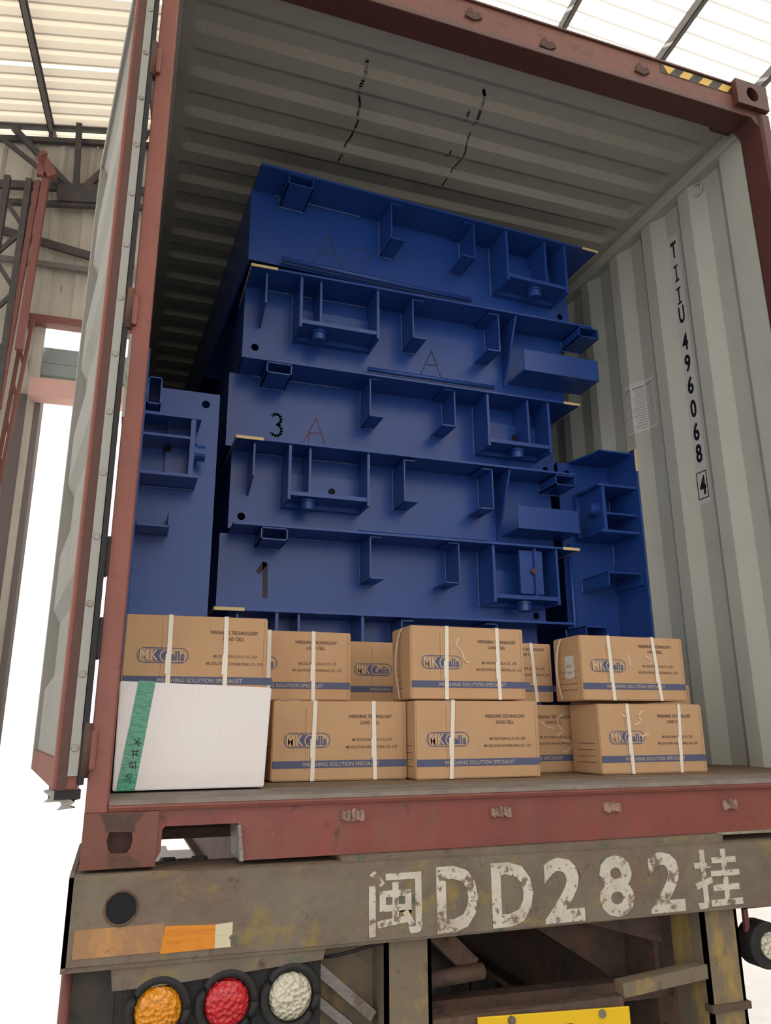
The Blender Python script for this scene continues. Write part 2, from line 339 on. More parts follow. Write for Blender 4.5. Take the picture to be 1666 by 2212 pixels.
# ------------------------------------------------------------------ the container
CT = thing('shipping_container', 'oxide-red shipping container with corrugated grey inside, doors open, on the trailer', 'container')
WY0 = .257
def corr_wall(x_in, out, name, m):
    pts = [(x_in, .11)]; y = WY0 - .278
    while y < 11.9:
        for dy, dx in ((0, 0), (.05, .036), (.135, .036), (.208, 0)):
            if .12 < y+dy < 12.0: pts.append((x_in+out*dx, y+dy))
        y += .278
    pts.append((x_in, 12.0))
    full = pts + [(p[0]+out*.003, p[1]) for p in reversed(pts)]
    MB().prism(full, 'z', -.0, 2.61).build(name, m, CT)
corr_wall(1.176, 1, 'side_wall', M['grey']); corr_wall(-1.176, -1, 'side_wall', M['grey'])
# roof panel with ribs that close before the rails
def cr(y):
    t = (y - .255) % .213
    if y < .255: return 0.0
    if t < .035: return t/.035
    if t < .105: return 1.0
    if t < .140: return 1-(t-.105)/.035
    return 0.0
def roofpanel():
    bm = bmesh.new(); ys = [.11]; y = .255
    while y < 11.9: ys += [y, y+.035, y+.105, y+.14]; y += .213
    ys.append(12.0)
    def fx(x): a = abs(x); return 1 if a < 1.07 else (max(0, 1-(a-1.07)/.045)**.7 if a < 1.115 else 0)
    xs = [-1.19, -1.115, -1.105, -1.09, -1.07, -.6, 0, .6, 1.07, 1.09, 1.105, 1.115, 1.19]
    for dz, flip in ((0, 1), (.004, 0)):
        g = [[bm.verts.new((x, y, 2.66+dz+.02*(cr(y+1e-6))*fx(x) + (.0 if abs(x) < 1.11 else 0))) for x in xs] for y in ys]
        for i in range(len(ys)-1):
            for j in range(len(xs)-1): bm.faces.new((g[i][j], g[i][j+1], g[i+1][j+1], g[i+1][j]))
    m = MB(); m.bm.free(); m.bm = bm; return m
roofpanel().build('roof_panel', M['roof'], CT)
for sx in (-1, 1):
    MB().box(*sorted((sx*1.155, sx*1.219)), .13, 12.1, 2.60, 2.66).build('roof_rail', M['grey'], CT, bevel=.006)
    MB().box(*sorted((sx*1.17, sx*1.219)), .15, 12.1, -.15, .0).build('floor_rail', M['redsill'], CT)
MB().box(-1.176, 1.176, 12.0, 12.04, 0, 2.66).build('front_wall', M['grey'], CT)
MB().box(-1.17, 1.17, .15, 12.0, -.03, .0).build('plywood_floor', M['ply'], CT)
for k in range(38):
    y = .45+.305*k; MB().box(-1.17, 1.17, y, y+.045, -.15, -.03).build('cross_member', M['chassis'], CT)
# corner posts
MB().prism([(-1.219, 0), (-1.172, 0), (-1.168, .004), (-1.168, .09), (-1.176, .12), (-1.219, .12)], 'z', -.032, 2.62).build('corner_post', M['red'], CT, bevel=.004)
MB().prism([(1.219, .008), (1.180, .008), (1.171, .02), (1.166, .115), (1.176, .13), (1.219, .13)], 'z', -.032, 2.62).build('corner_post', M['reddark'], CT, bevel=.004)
# header
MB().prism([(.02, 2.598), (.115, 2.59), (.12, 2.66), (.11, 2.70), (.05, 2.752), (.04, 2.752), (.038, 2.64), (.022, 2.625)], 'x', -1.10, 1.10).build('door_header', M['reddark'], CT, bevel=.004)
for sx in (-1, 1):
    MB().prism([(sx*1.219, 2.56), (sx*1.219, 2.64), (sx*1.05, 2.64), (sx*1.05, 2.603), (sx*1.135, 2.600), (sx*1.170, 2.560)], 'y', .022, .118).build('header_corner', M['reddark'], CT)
M['redmid'] = mat('dimmed_header_face_red', (.19, .066, .048), .55, noise=[(5, (.14, .05, .038), .4, .8, 1), (14, (.08, .04, .03), .60, .70, 1)], bump=(20, .3))  # same red, part-way darkened to paint in the dim light on the header
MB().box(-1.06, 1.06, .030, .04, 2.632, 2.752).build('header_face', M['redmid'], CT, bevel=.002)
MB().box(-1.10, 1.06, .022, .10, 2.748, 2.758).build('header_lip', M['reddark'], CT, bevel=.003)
# hazard stripe
hz = MB(); hz.box(.70, 1.055, .0285, .030, 2.70, 2.747).build('hazard_tape', M['hblack'], CT)
hz = MB()
for k in range(4):
    a = .66+.098*k+.03; lo, hi = 2.702, 2.740
    P = [(a, lo), (a+.048, lo), (a+.078, hi), (a+.030, hi)] if k else [(a+.045, lo), (a+.052, lo), (a+.085, hi), (a+.025, hi)]
    hz.prism(P, 'y', .0270, .0285)
hz.build('hazard_stripes', M['yel'], CT)
# castings
def casting(x0, x1, z0, z1, top=False, sgn=1):
    nseg = 12; cx, cz = (x0+x1)/2, (z0+z1)/2; rx, rz = .031, .036
    pts = [(cx+rx*math.cos(2*math.pi*i/nseg)*(1 if top else .9), cz+rz*math.sin(2*math.pi*i/nseg)) for i in range(nseg)]
    b = MB(); bm = b.bm
    outer = [(x1, cz), (x1, z1), (cx, z1), (x0, z1), (x0, cz), (x0, z0), (cx, z0), (x1, z0)]
    O = [bm.verts.new((p[0], 0, p[1])) for p in outer]; I = [bm.verts.new((p[0], 0, p[1])) for p in pts]; J = [bm.verts.new((p[0], .045, p[1])) for p in pts]
    oi = [0, 1, 1, 2, 3, 3, 4, 5, 5, 6, 7, 7]
    for i in range(nseg):
        a, c = oi[i], oi[(i+1) % nseg]
        if a == c: bm.faces.new((O[a], I[(i+1) % nseg], I[i]))
        else: bm.faces.new((O[a], O[c], I[(i+1) % nseg], I[i]))
        bm.faces.new((I[i], I[(i+1) % nseg], J[(i+1) % nseg], J[i]))
    OB = [bm.verts.new((p[0], .17, p[1])) for p in outer]
    for i in range(8): bm.faces.new((O[i], O[(i+1) % 8], OB[(i+1) % 8], OB[i]))
    bm.faces.new(OB)
    c = b.build('corner_casting', M['redmid'] if not top else M['reddark'], CT)
    MB().box(cx-.04, cx+.04, .044, .06, cz-.045, cz+.045).build('casting_hole_back', M['hole'] if top else M['rust'], c)  # plate closing the slot; black paints in its shade on the top castings
    return c
c = casting(-1.219, -1.057, -.15, -.032)
# worn rust frame round the lower casting's slot
MB().prism([(-1.185, -.034), (-1.09, -.034), (-1.107, -.058), (-1.108, -.075), (-1.170, -.072), (-1.172, -.058)], 'y', -.0015, .001).build('worn_patch', M['rust'], c)
MB().prism([(-1.165, -.118), (-1.118, -.118), (-1.112, -.128), (-1.092, -.137), (-1.09, -.148), (-1.155, -.149), (-1.158, -.13)], 'y', -.0015, .001).build('worn_patch', M['rust'], c)
casting(1.057, 1.219, -.15, -.032); casting(1.057, 1.219, 2.636, 2.760, True); casting(-1.219, -1.057, 2.636, 2.760, True)
# door sill: front plate with the cut-out beside the casting
MB().prism([(-1.172, -.004), (-1.172, -.034), (-1.057, -.034), (-1.057, -.14), (-1.046, -.12), (-1.046, -.074), (-1.040, -.067), (-.872, -.067), (-.864, -.075), (-.858, -.15), (1.057, -.15), (1.057, -.034), (1.172, -.034), (1.172, -.004)], 'y', .012, .022).build('door_sill', M['redsill'], CT)
MB().box(-1.17, 1.17, .02, .15, -.012, -.002).build('sill_web', M['redsill'], CT)
MB().box(-.862, 1.057, .02, .14, -.15, -.142).build('sill_flange', M['redsill'], CT)
MB().box(-1.046, -.868, .02, .30, -.067, -.061).build('cutout_lining', M['chassis'], CT)
MB().prism([(-.873, -.07), (-.866, -.07), (-.856, -.15), (-.866, -.15)], 'y', .0, .14).build('cutout_edge', M['steel'], CT)
MB().prism([(-.004, -.016), (.004, -.006), (.02, -.001), (.15, .001), (.15, -.006), (.02, -.012)], 'x', -1.168, 1.17).build('threshold_plate', M['floor'], CT)
MB().prism([(.002, -.03), (-.002, -.022), (.0, -.014), (.014, -.012), (.014, -.03)], 'x', -1.168, 1.17).build('sill_lip', M['red'], CT)
for x, z, s_ in ((-.586, -.058, 1), (-.174, -.066, 1), (.173, -.066, .9), (.584, -.072, .8)):
    b = MB()
    for k in range(5):
        a = x-.03*s_+.012*k*s_; b.hexa([(a, .004, z-.012+random.uniform(-.006, .006)), (a+.011, .002, z-.014), (a, .012, z-.012), (a+.011, .012, z-.014), (a+random.uniform(0, .004), .005, z+.012), (a+.011, .003, z+.010+random.uniform(-.004, .006)), (a, .012, z+.012), (a+.011, .012, z+.010)])
    b.build('worn_bracket', M['scar'], CT)
for x, z in ((-.14, 2.69), (.17, 2.66), (.60, 2.68)):
    MB().prism([(x-.03, z-.02), (x+.01, z-.028), (x+.04, z-.01), (x+.03, z+.012), (x+.005, z+.006), (x-.005, z+.03), (x-.02, z+.012)], 'y', .022, .034).build('worn_bracket', M['rust'], CT)
# container number on its sticker strip
XW = 1.212
def wall(u, v): return (Vector((XW, u, v)), Vector((-1, 0, 0)))
RX = Matrix(((0, -1, 0, XW), (-1, 0, 0, 0), (0, 0, 1, 0), (0, 0, 0, 1)))   # x -> -y (right towards the door), -y -> +... faces -x
def wallmat(xc):
    # local (x, y, z): x runs to the right as seen from inside (towards -y world), y=-1 is out of the wall (-x world)
    return Matrix(((0, 1, 0, xc), (-1, 0, 0, 0), (0, 0, 1, 0), (0, 0, 0, 1)))
MB().box(XW-.0012, XW+.001, .604, .676, 1.095, 2.46).build('number_strip', M['sticker'], CT, label='vertical white sticker strip carrying the number')
chs = [('T', 2.382), ('I', 2.251), ('I', 2.13), ('U', 2.03), ('4', 1.887), ('9', 1.776), ('6', 1.665), ('0', 1.548), ('6', 1.435), ('8', 1.33), ('4', 1.18)]
it = []
for t, z in chs:
    wd = .038 if t != 'I' else .026
    if t == 'I': it.append(('I', -.642+.0, z-.04, .008, .085, -.0018))
    else: it.append((t, -.656+.0, z-.043, wd, .088, -.0018))
for q in it: lettering('number_character', [q], M['blacktxt'], CT, xf=wallmat(XW), bold=.032)
b = MB()
for z in (2.130, 2.251):
    b.box(XW-.0024, XW-.0012, .624, .652, z+.037, z+.046); b.box(XW-.0024, XW-.0012, .624, .652, z-.041, z-.032)
for a in ((.608, .612, 1.12, 1.245), (.668, .672, 1.12, 1.245), (.608, .672, 1.12, 1.124), (.608, .672, 1.241, 1.245)): b.box(XW-.0024, XW-.0012, *a)
b.build('check_digit_frame', M['blacktxt'], CT)
# consolidated data sticker, follows the corrugation between y .89 and 1.05
y1 = WY0+.278*2      # rib where the sheet sits
b = MB(); prof = [(.888, 1.212), (.948, 1.212), (1.02, 1.176), (1.054, 1.176)]
prof = [(WY0+.556+.075, 1.212), (WY0+.556+.135, 1.212), (WY0+.556+.208, 1.176), (WY0+.556+.25, 1.176)]
b.prism([(x-.0015, y) for y, x in prof]+[(x+.0005, y) for y, x in reversed(prof)], 'z', 1.565, 1.835)
b.build('data_sticker', M['sticker'], CT, label='white printed sheet stuck over a corrugation')
b = MB()
for k in range(17):
    z = 1.80-.0135*k
    for (ya, xa), (yb, xb) in zip(prof, prof[1:]):
        if k > 10 and ya > 1.0 and k % 3 == 0: continue
        L = .15 if k == 0 else random.uniform(.05, .35)
        y0, y1_ = ya+(yb-ya)*.08, ya+(yb-ya)*(1-L); x0, x1_ = xa+(xb-xa)*.08, xa+(xb-xa)*(1-L); h = .007 if k == 0 else .0025
        b.hexa([(x0-.0025, y0, z), (x1_-.0025, y1_, z), (x0-.001, y0, z), (x1_-.001, y1_, z), (x0-.0025, y0, z+h), (x1_-.0025, y1_, z+h), (x0-.001, y0, z+h), (x1_-.001, y1_, z+h)])
b.build('small_print', M['greytxt'], CT, kind='stuff')
lettering('stamp_print', [('XX', -.835, 2.585, .03, .012, -.001), ('XXX', -.84, 2.567, .04, .012, -.001), ('XXX', -.84, 2.549, .04, .012, -.001)][:0] or [(':::', -.838, 2.55, .035, .04, -.001)], M['inkred'], CT, xf=wallmat(1.19))
# scratches on the roof panel
def roofpt(u, v): return (Vector((u, v, 2.66+.02*cr(v))), Vector((0, 0, -1)))
def fine(ln, n=6):
    out = []
    for p, q in zip(ln, ln[1:]):
        for i in range(n): out.append((p[0]+(q[0]-p[0])*i/n, p[1]+(q[1]-p[1])*i/n))
    return out+[ln[-1]]
M['scr'] = mat('roof_scrape', (.06, .06, .055), .8, noise=[(40, (.30, .28, .24), .5, .6, 1)])
M['scr2'] = mat('roof_faint_scrape', (.32, .31, .275), .8, noise=[(60, (.12, .11, .10), .55, .65, 1)])
strokes('roof_scrape', [fine([(-.45, .33), (-.44, .39), (-.445, .47), (-.435, .495)])], .014, M['scr2'], CT, roofpt)
strokes('roof_scrape', [fine([(-.43, .51), (-.41, .56), (-.41, .60)]), fine([(-.40, .62), (-.40, .70), (-.395, .73), (-.41, .80)]), fine([(-.41, .83), (-.42, .90)])], .009, M['scr'], CT, roofpt)
strokes('roof_scrape', [fine([(.045, .315), (.07, .35), (.074, .40), (.085, .46), (.09, .51)]), fine([(.03, .42), (.045, .50)])], .012, M['scr2'], CT, roofpt)
strokes('roof_scrape', [fine([(.097, .547), (.10, .60), (.115, .65), (.12, .70), (.10, .71)]), fine([(.125, .72), (.11, .80)]), fine([(.105, .82), (.10, .90)]), fine([(.05, .66), (.055, .715), (.035, .715)])], .007, M['scr'], CT, roofpt)
MB().tube([(1.19, .42+.03*math.cos(t), 2.56+.03*math.sin(t)) for t in [math.pi*k/6 for k in range(13)]], .005).build('lashing_ring', M['grey'], CT, smooth=True)

# left door leaf, swung right round
th = R(7.6); hx, hy = -1.230, -.004
LF = Matrix(((-math.sin(th), -math.cos(th), 0, hx), (math.cos(th), -math.sin(th), 0, hy), (0, 0, 1, 0), (0, 0, 0, 1)))   # (u along leaf, v towards its inner face, z)
door = MB().box(0, .03, .010, .062, .02, 2.57).build('door_leaf', M['red'], CT, xf=LF, bevel=.003)
MB().box(.03, .06, .010, .056, .02, 2.57).build('door_frame', M['doorgrey'], door, xf=LF)
MB().box(1.09, 1.15, .010, .058, .02, 2.57).build('door_frame', M['doorgrey'], door, xf=LF)
MB().box(.06, 1.09, .010, .058, .02, .085).build('door_frame', M['red'], door, xf=LF)
MB().box(.06, 1.09, .010, .058, 2.50, 2.57).build('door_frame', M['doorgrey'], door, xf=LF)
pr = []
z = .085; n = 5; seg = (2.50-.085)/n
for k in range(n):
    z0 = .085+seg*k; pr += [(.045, z0), (.045, z0+seg*.42), (.020, z0+seg*.52), (.020, z0+seg*.90), (.045, z0+seg)]
pr = [p for i, p in enumerate(pr) if i == 0 or p != pr[i-1]]
bm_ = MB(); bm_.prism([(p[0], p[1]) for p in pr]+[(p[0]-.003, p[1]) for p in reversed(pr)], 'x', .06, 1.09)
bm_.build('door_panel', M['doorgrey'], door, xf=LF)
MB().box(-.008, .0, .012, .033, .05, 2.55).build('gasket_strip', M['retain'], door, xf=LF)
MB().box(-.012, .03, -.003, .010, .03, 2.56).build('gasket', M['black'], door, xf=LF, bevel=.002)
MB().box(-.005, .001, .0335, .053, .02, 2.57).build('stile_edge', M['reddark'], door, xf=LF)
for k in range(15):
    z = .11+.165*k
    MB().cyl((-.010, .0225, z), (-.008, .0225, z), .0075, 10, .009).build('rivet', M['steel'], door, xf=LF)
for z in (.36, .56): MB().box(-.01, .02, -.012, -.003, z-.05, z+.05).build('hinge_bracket', M['black'], door, xf=LF, bevel=.006)
MB().cyl((.40, -.01, .0), (.40, -.01, 2.6), .017, 12).build('locking_bar', M['steel'], door, xf=LF, smooth=True)
MB().prism([(-1.310, .018), (-1.294, .022), (-1.278, .015), (-1.251, .0), (-1.242, -.007), (-1.251, -.016), (-1.240, -.019), (-1.278, -.023), (-1.269, -.013), (-1.272, -.005), (-1.307, -.005), (-1.292, .005)], 'y', .0, .035).build('locking_cam', M['steel'], door)
MB().prism([(-1.268, .03), (-1.236, .03), (-1.238, .004), (-1.246, .0), (-1.262, .012)], 'y', .004, .03).build('cam_bracket', M['retain'], door)
MB().hexa([(.0, .0, .0), (.2, .0, -.02), (.0, .055, .0), (.2, .055, -.02), (.0, .0, .02), (.2, .0, .02), (.0, .055, .02), (.2, .055, .02)]).build('drip_flap', M['black'], door, xf=LF)
for z in (.105, .58, 1.24, 2.08):
    if z == .58: continue
    hb = MB().box(-1.243, -1.205, -.012, .03, z-.045, z+.045).build('door_hinge', M['red'], CT, bevel=.005)
    MB().cyl((-1.228, -.010, z-.06), (-1.228, -.010, z+.06), .010, 10).build('hinge_pin', M['rust'], hb, smooth=True)
MB().box(-1.221, -1.214, -.003, .05, .93, 1.17).build('hinge_stop', M['steel'], CT)

# ------------------------------------------------------------------ blue deck modules
H = .36; DEP = 4.6
def bracket(b, x, sgn, z0, z1, y0, y1, toplip):
    t = .006; L = .065
    b.box(x-t/2, x+t/2, y0, y1, z0, z1)
    b.box(*sorted((x, x+sgn*L)), y0, y1, z0, z0+t)
    if toplip: b.box(*sorted((x, x+sgn*L*.8)), y0, y1, z1-t, z1)
def module(kind, label, loc, rot=(0, 0, 0), wl=-.855, wr=.855, f0=-.86, f1=.775, marks=None, variant=None, H=.36, feat=None, ce=.865, depth=DEP, group='blue steel deck modules', ov=.17, tapeend=None):
    """local: x across, y into the container, z=0 underside, plate on top at z=H; wl/wr the deck plate, f0/f1 the end plate"""
    rt = thing('deck_module', label, 'steel module', loc, rot, group)
    B = M['blue']
    MB().box(wl, wr, 0, depth, H-.010, H).build('deck_plate', B, rt, bevel=.001)
    # end plate with its round hole
    hx_, hz_ = (f0+.055, .055) if kind == 'B' else (f1-.05, .055)
    r = .017; b = MB(); bm = b.bm; yF = ov
    b.box(f0, hx_-r, yF, yF+.008, 0, H-.01); b.box(hx_+r, f1, yF, yF+.008, 0, H-.01)
    b.box(hx_-r, hx_+r, yF, yF+.008, hz_+r, H-.01); b.box(hx_-r, hx_+r, yF, yF+.008, 0, hz_-r)
    for q in range(4):
        pts = [(hx_+r*sx, hz_+r*sz) for sx, sz in [((1, 1), (-1, 1), (-1, -1), (1, -1))[q]]] + [(hx_+r*math.cos(a), hz_+r*math.sin(a)) for a in [math.pi/2*q+math.pi/2*i/4 for i in range(5)]][::-1]
        b.prism(pts, 'y', yF, yF+.008)
    b.build('end_plate', B, rt)
    MB().box(f0, f0+.010, yF+.008, depth-.1, 0, H-.01).build('side_beam', B, rt); MB().box(f1-.010, f1, yF+.008, depth-.1, 0, H-.01).build('side_beam', B, rt)
    for k in range(1, 3): MB().box(f0+.01, f1-.01, depth*k/3, depth*k/3+.01, .0, H-.01).build('cross_rib', B, rt)
    class _W:
        def tube(self, pts, r, n): MB().tube(pts, r, n).build('weld_seam', M['weld'], rt)
    W = _W()
    if kind == 'A':
        tx, h0, h1, inner, fx, br = -.735, .335, .665, .555, .515, (-.255, .165)
        hh = .245; bz = .19
    else:
        tx, h0, h1, inner, fx, br = .775, -.625, -.272, -.535, -.53, (-.10, .34)
        hh = .225; bz = .205
    fin = (-.782, .165)
    if feat: h0, h1, inner, fx, br, hh, bz, fin, tx = feat
    # rectangular tube open to the front
    a0, a1, t = tx, tx+.112, .005; zt = H-.012
    b = MB().box(a0, a1, .004, yF, zt-t, zt).box(a0, a1, .004, yF, zt-.052, zt-.052+t).box(a0, a0+t, .004, yF, zt-.052, zt).box(a1-t, a1, .004, yF, zt-.052, zt)
    b.build('rectangular_tube', B, rt)
    W.tube([(a0-.002, yF-.003, zt), (a0-.002, yF-.003, zt-.054), (a1, yF-.003, zt-.054)], .003, 5)
    for x, sg in ((br[0], 1), (br[1], -1)):
        b = MB(); top = H-.012 if kind == 'A' else H-.016
        bracket(b, x, sg, H-.01-bz, top, .02, yF, True); b.build('channel_bracket', B, rt)
        W.tube([(x-.004, yF-.003, top), (x-.004, yF-.003, H-.012-bz), (x+sg*.06, yF-.003, H-.012-bz)], .003, 5)
    hs = MB().box(h0-.006, h0+.006, .012, yF, H-.01-hh-.02, H-.01).build('load_cell_housing', B, rt)
    MB().box(h1-.006, h1+.006, .012, yF, H-.01-hh-.02, H-.01).build('housing_side', B, hs)
    MB().box(h0+.006, h1-.006, .016, yF, H-.01-hh, H-.01-hh+.018).build('housing_base', B, hs)
    MB().box(inner-.005, inner+.005, .02, yF, H-.01-hh+.018, H-.01).build('inner_rib', B, hs)
    MB().box(h0+.006, h1-.006, yF-.03, yF, H-.01-hh-.02, H-.01-.09).build('housing_back', B, hs)
    MB().cyl((fx, .075, H-.01-hh-.045), (fx, .075, H-.01-hh-.002), .031, 20).build('foot', B, hs, smooth=False)
    MB().cyl((fx, .075, H-.01-hh-.012), (fx, .075, H-.01-hh-.002), .038, 20).build('foot_collar', B, hs)
    W.tube([(h0-.008, yF-.003, H-.012), (h0-.008, yF-.003, H-.03-hh)], .0035, 5)
    if kind == 'B' or variant == 'holes':
        MB().cyl((h0+(h1-h0)*.62, yF-.033, .195), (h0+(h1-h0)*.62, yF-.0295, .195), .016, 16).build('bolt_hole_disc', M['hole'], hs)  # dark disc laid on the face, painted shade in place of a hole
    if variant == 'bolt':
        MB().box(inner-.075, inner+.045, .035, .05, H-.01-hh+.03, H-.02).build('mounting_plate', B, hs)
        MB().cyl((inner-.01, .018, H-.12), (inner-.01, .035, H-.12), .013, 6).build('bolt', M['rust'], hs)
    if kind == 'B':
        MB().prism([(.02, H-.02), (yF, H-.02), (yF, H-.045-fin[1]), (.06, H-fin[1]), (.02, H-fin[1])], 'x', fin[0], fin[0]+.008).build('end_fin', B, rt)
        if variant != 'plain':
            MB().prism([(.01, H-.012), (yF, H-.012), (yF, H-.32), (yF-.012, H-.32)], 'x', .425, .435).build('gusset', B, rt)
            MB().box(.455, ce, .0, .006, .065, .170).box(.455, ce, .0, yF, .060, .068).box(ce-.004, ce, .0, yF, .065, .165).build('front_channel', B, rt, bevel=.0015)
    if variant in ('bar', 'bolt', 'bar2') or kind == 'B':
        x0, x1 = (-.72, .20) if kind == 'A' else (-.28, .36)
        if variant != 'bolt': MB().cyl((x0, ov-.03, .016), (x1, ov-.03, .016), .011, 8).build('locating_rod', B, rt, smooth=True)
    W.tube([(f0+.1, yF-.003, H-.013), (br[0]-.1, yF-.003, H-.013)], .003, 5)
    if tapeend:
        for e in tapeend:
            if e == 'L':
                MB().box(wl-.001, wl+.115, -.002, -.0002, H-.0115, H+.0015).box(wl-.002, wl, -.002, .35, H-.0115, H+.0015).build('edge_tape', M['yelpale'], rt, label='yellow warning tape on the plate edge')
            else:
                MB().box(wr-.09, wr+.001, -.002, -.0002, H-.0115, H+.0015).box(wr, wr+.002, -.002, .35, H-.0115, H+.0015).build('edge_tape', M['yelpale'], rt, label='yellow warning tape on the plate edge')
    if marks:
        for nm, ln, wd, m in marks: strokes(nm, ln, wd, M[m], rt, front(yF))
    return rt
X0 = .07
def arc(cx, cz, rx, rz, a0, a1, n=8): return [(cx+rx*math.cos(R(a0+(a1-a0)*i/n)), cz+rz*math.sin(R(a0+(a1-a0)*i/n))) for i in range(n+1)]
A_ = lambda x, z, s: [[(x-.45*s, z-.5*s), (x, z+.5*s), (x+.35*s, z-.5*s)], [(x-.2*s, z-.08*s), (x+.2*s, z-.05*s)]]
module('A', 'topmost blue steel deck module, right under the container roof, marked with a large A', (X0, .80, 2.09), (0, 0, R(3)), variant='bar', tapeend='R', f0=-.86, f1=.775,
       marks=[('chalk_letter', A_(-.50, .13, .16), .005, 'inkdim'), ('chalk_letter', [arc(-.34, .14, .035, .04, 150, -60, 8)], .004, 'inkdim')], depth=4.2)
module('B', 'second blue deck module from the top, with yellow tape on its left plate corner', (X0, .94, 1.72), variant='x', tapeend='L', f0=-.85, f1=.77,
       marks=[('chalk_letter', A_(.05, .11, .13), .005, 'inkdim')], wl=-.85)
module('A', 'third blue deck module from the top, painted with a dark 3 on its end plate', (X0-.01, 1.07, 1.35), variant='holes', tapeend='R', wr=.84, wl=-.835, f0=-.875,
       marks=[('painted_number', [arc(-.655, .150, .022, .026, 150, -80, 8), arc(-.655, .098, .026, .028, 80, -150, 8)], .013, 'inkdim'), ('chalk_letter', A_(-.47, .115, .13)+[[(-.51, .02), (-.50, .11)]], .004, 'inkred')])
module('B', 'fourth blue deck module from the top, above the one painted 1', (X0, 1.08, .98), variant='x', tapeend='L', wl=-.86, wr=.783, f0=-.855, f1=.74, ce=.785, feat=(-.625, -.272, -.535, -.53, (-.10, .34), .225, .205, (-.782, .165), .672))
module('A', 'fifth blue deck module from the top, with a rusty brown 1 on its end plate', (X0, 1.10, .61), variant='bolt', tapeend='R', wl=-.85, wr=.785, f0=-.885, f1=.68,
       marks=[('painted_number', [[(-.70, .185), (-.685, .20), (-.675, .235), (-.675, .07)], [(-.705, .185), (-.68, .19)]], .024, 'inkdim2')] if 0 else [('painted_number', [[(-.712, .19), (-.69, .225), (-.685, .225), (-.68, .085)]], .022, 'inkbrown')])
module('B', 'lowest blue deck module of the centre stack, half hidden behind the cartons', (X0-.05, 1.0, .24), variant='plain', tapeend='L', wl=-.87, wr=.72, f0=-.80, f1=.62)
for y, lab in ((1.35, 'front'), (4.2, 'rear')):
    MB().box(-.75, .68, y-.05, y+.05, .003, .239).build('timber_bearer', M['ply'], None, label=lab+' timber bearer carrying the lowest blue deck module off the container floor', category='timber')
# the two standing on edge
module('A', 'blue deck module standing on edge at the left behind the door post', (-.872, .85, .785), (0, R(-90), 0), wl=-.78, wr=.78, f0=-.78, f1=.70, variant='holes', depth=4.0, H=.30, feat=(.285, .522, .44, .40, (.085, -.30), .19, .12, (0, 0), .555))
module('B', 'blue deck module standing on edge at the right against the corrugated wall', (.868, 1.02, .742), (0, R(90), 0), wl=-.74, wr=.74, f0=-.72, f1=.70, variant='plain', tapeend='L', depth=4.0, H=.304, ov=.24, feat=(-.54, -.31, -.40, -.43, (-.11, .25), .20, .20, (-.725, .20), .58))

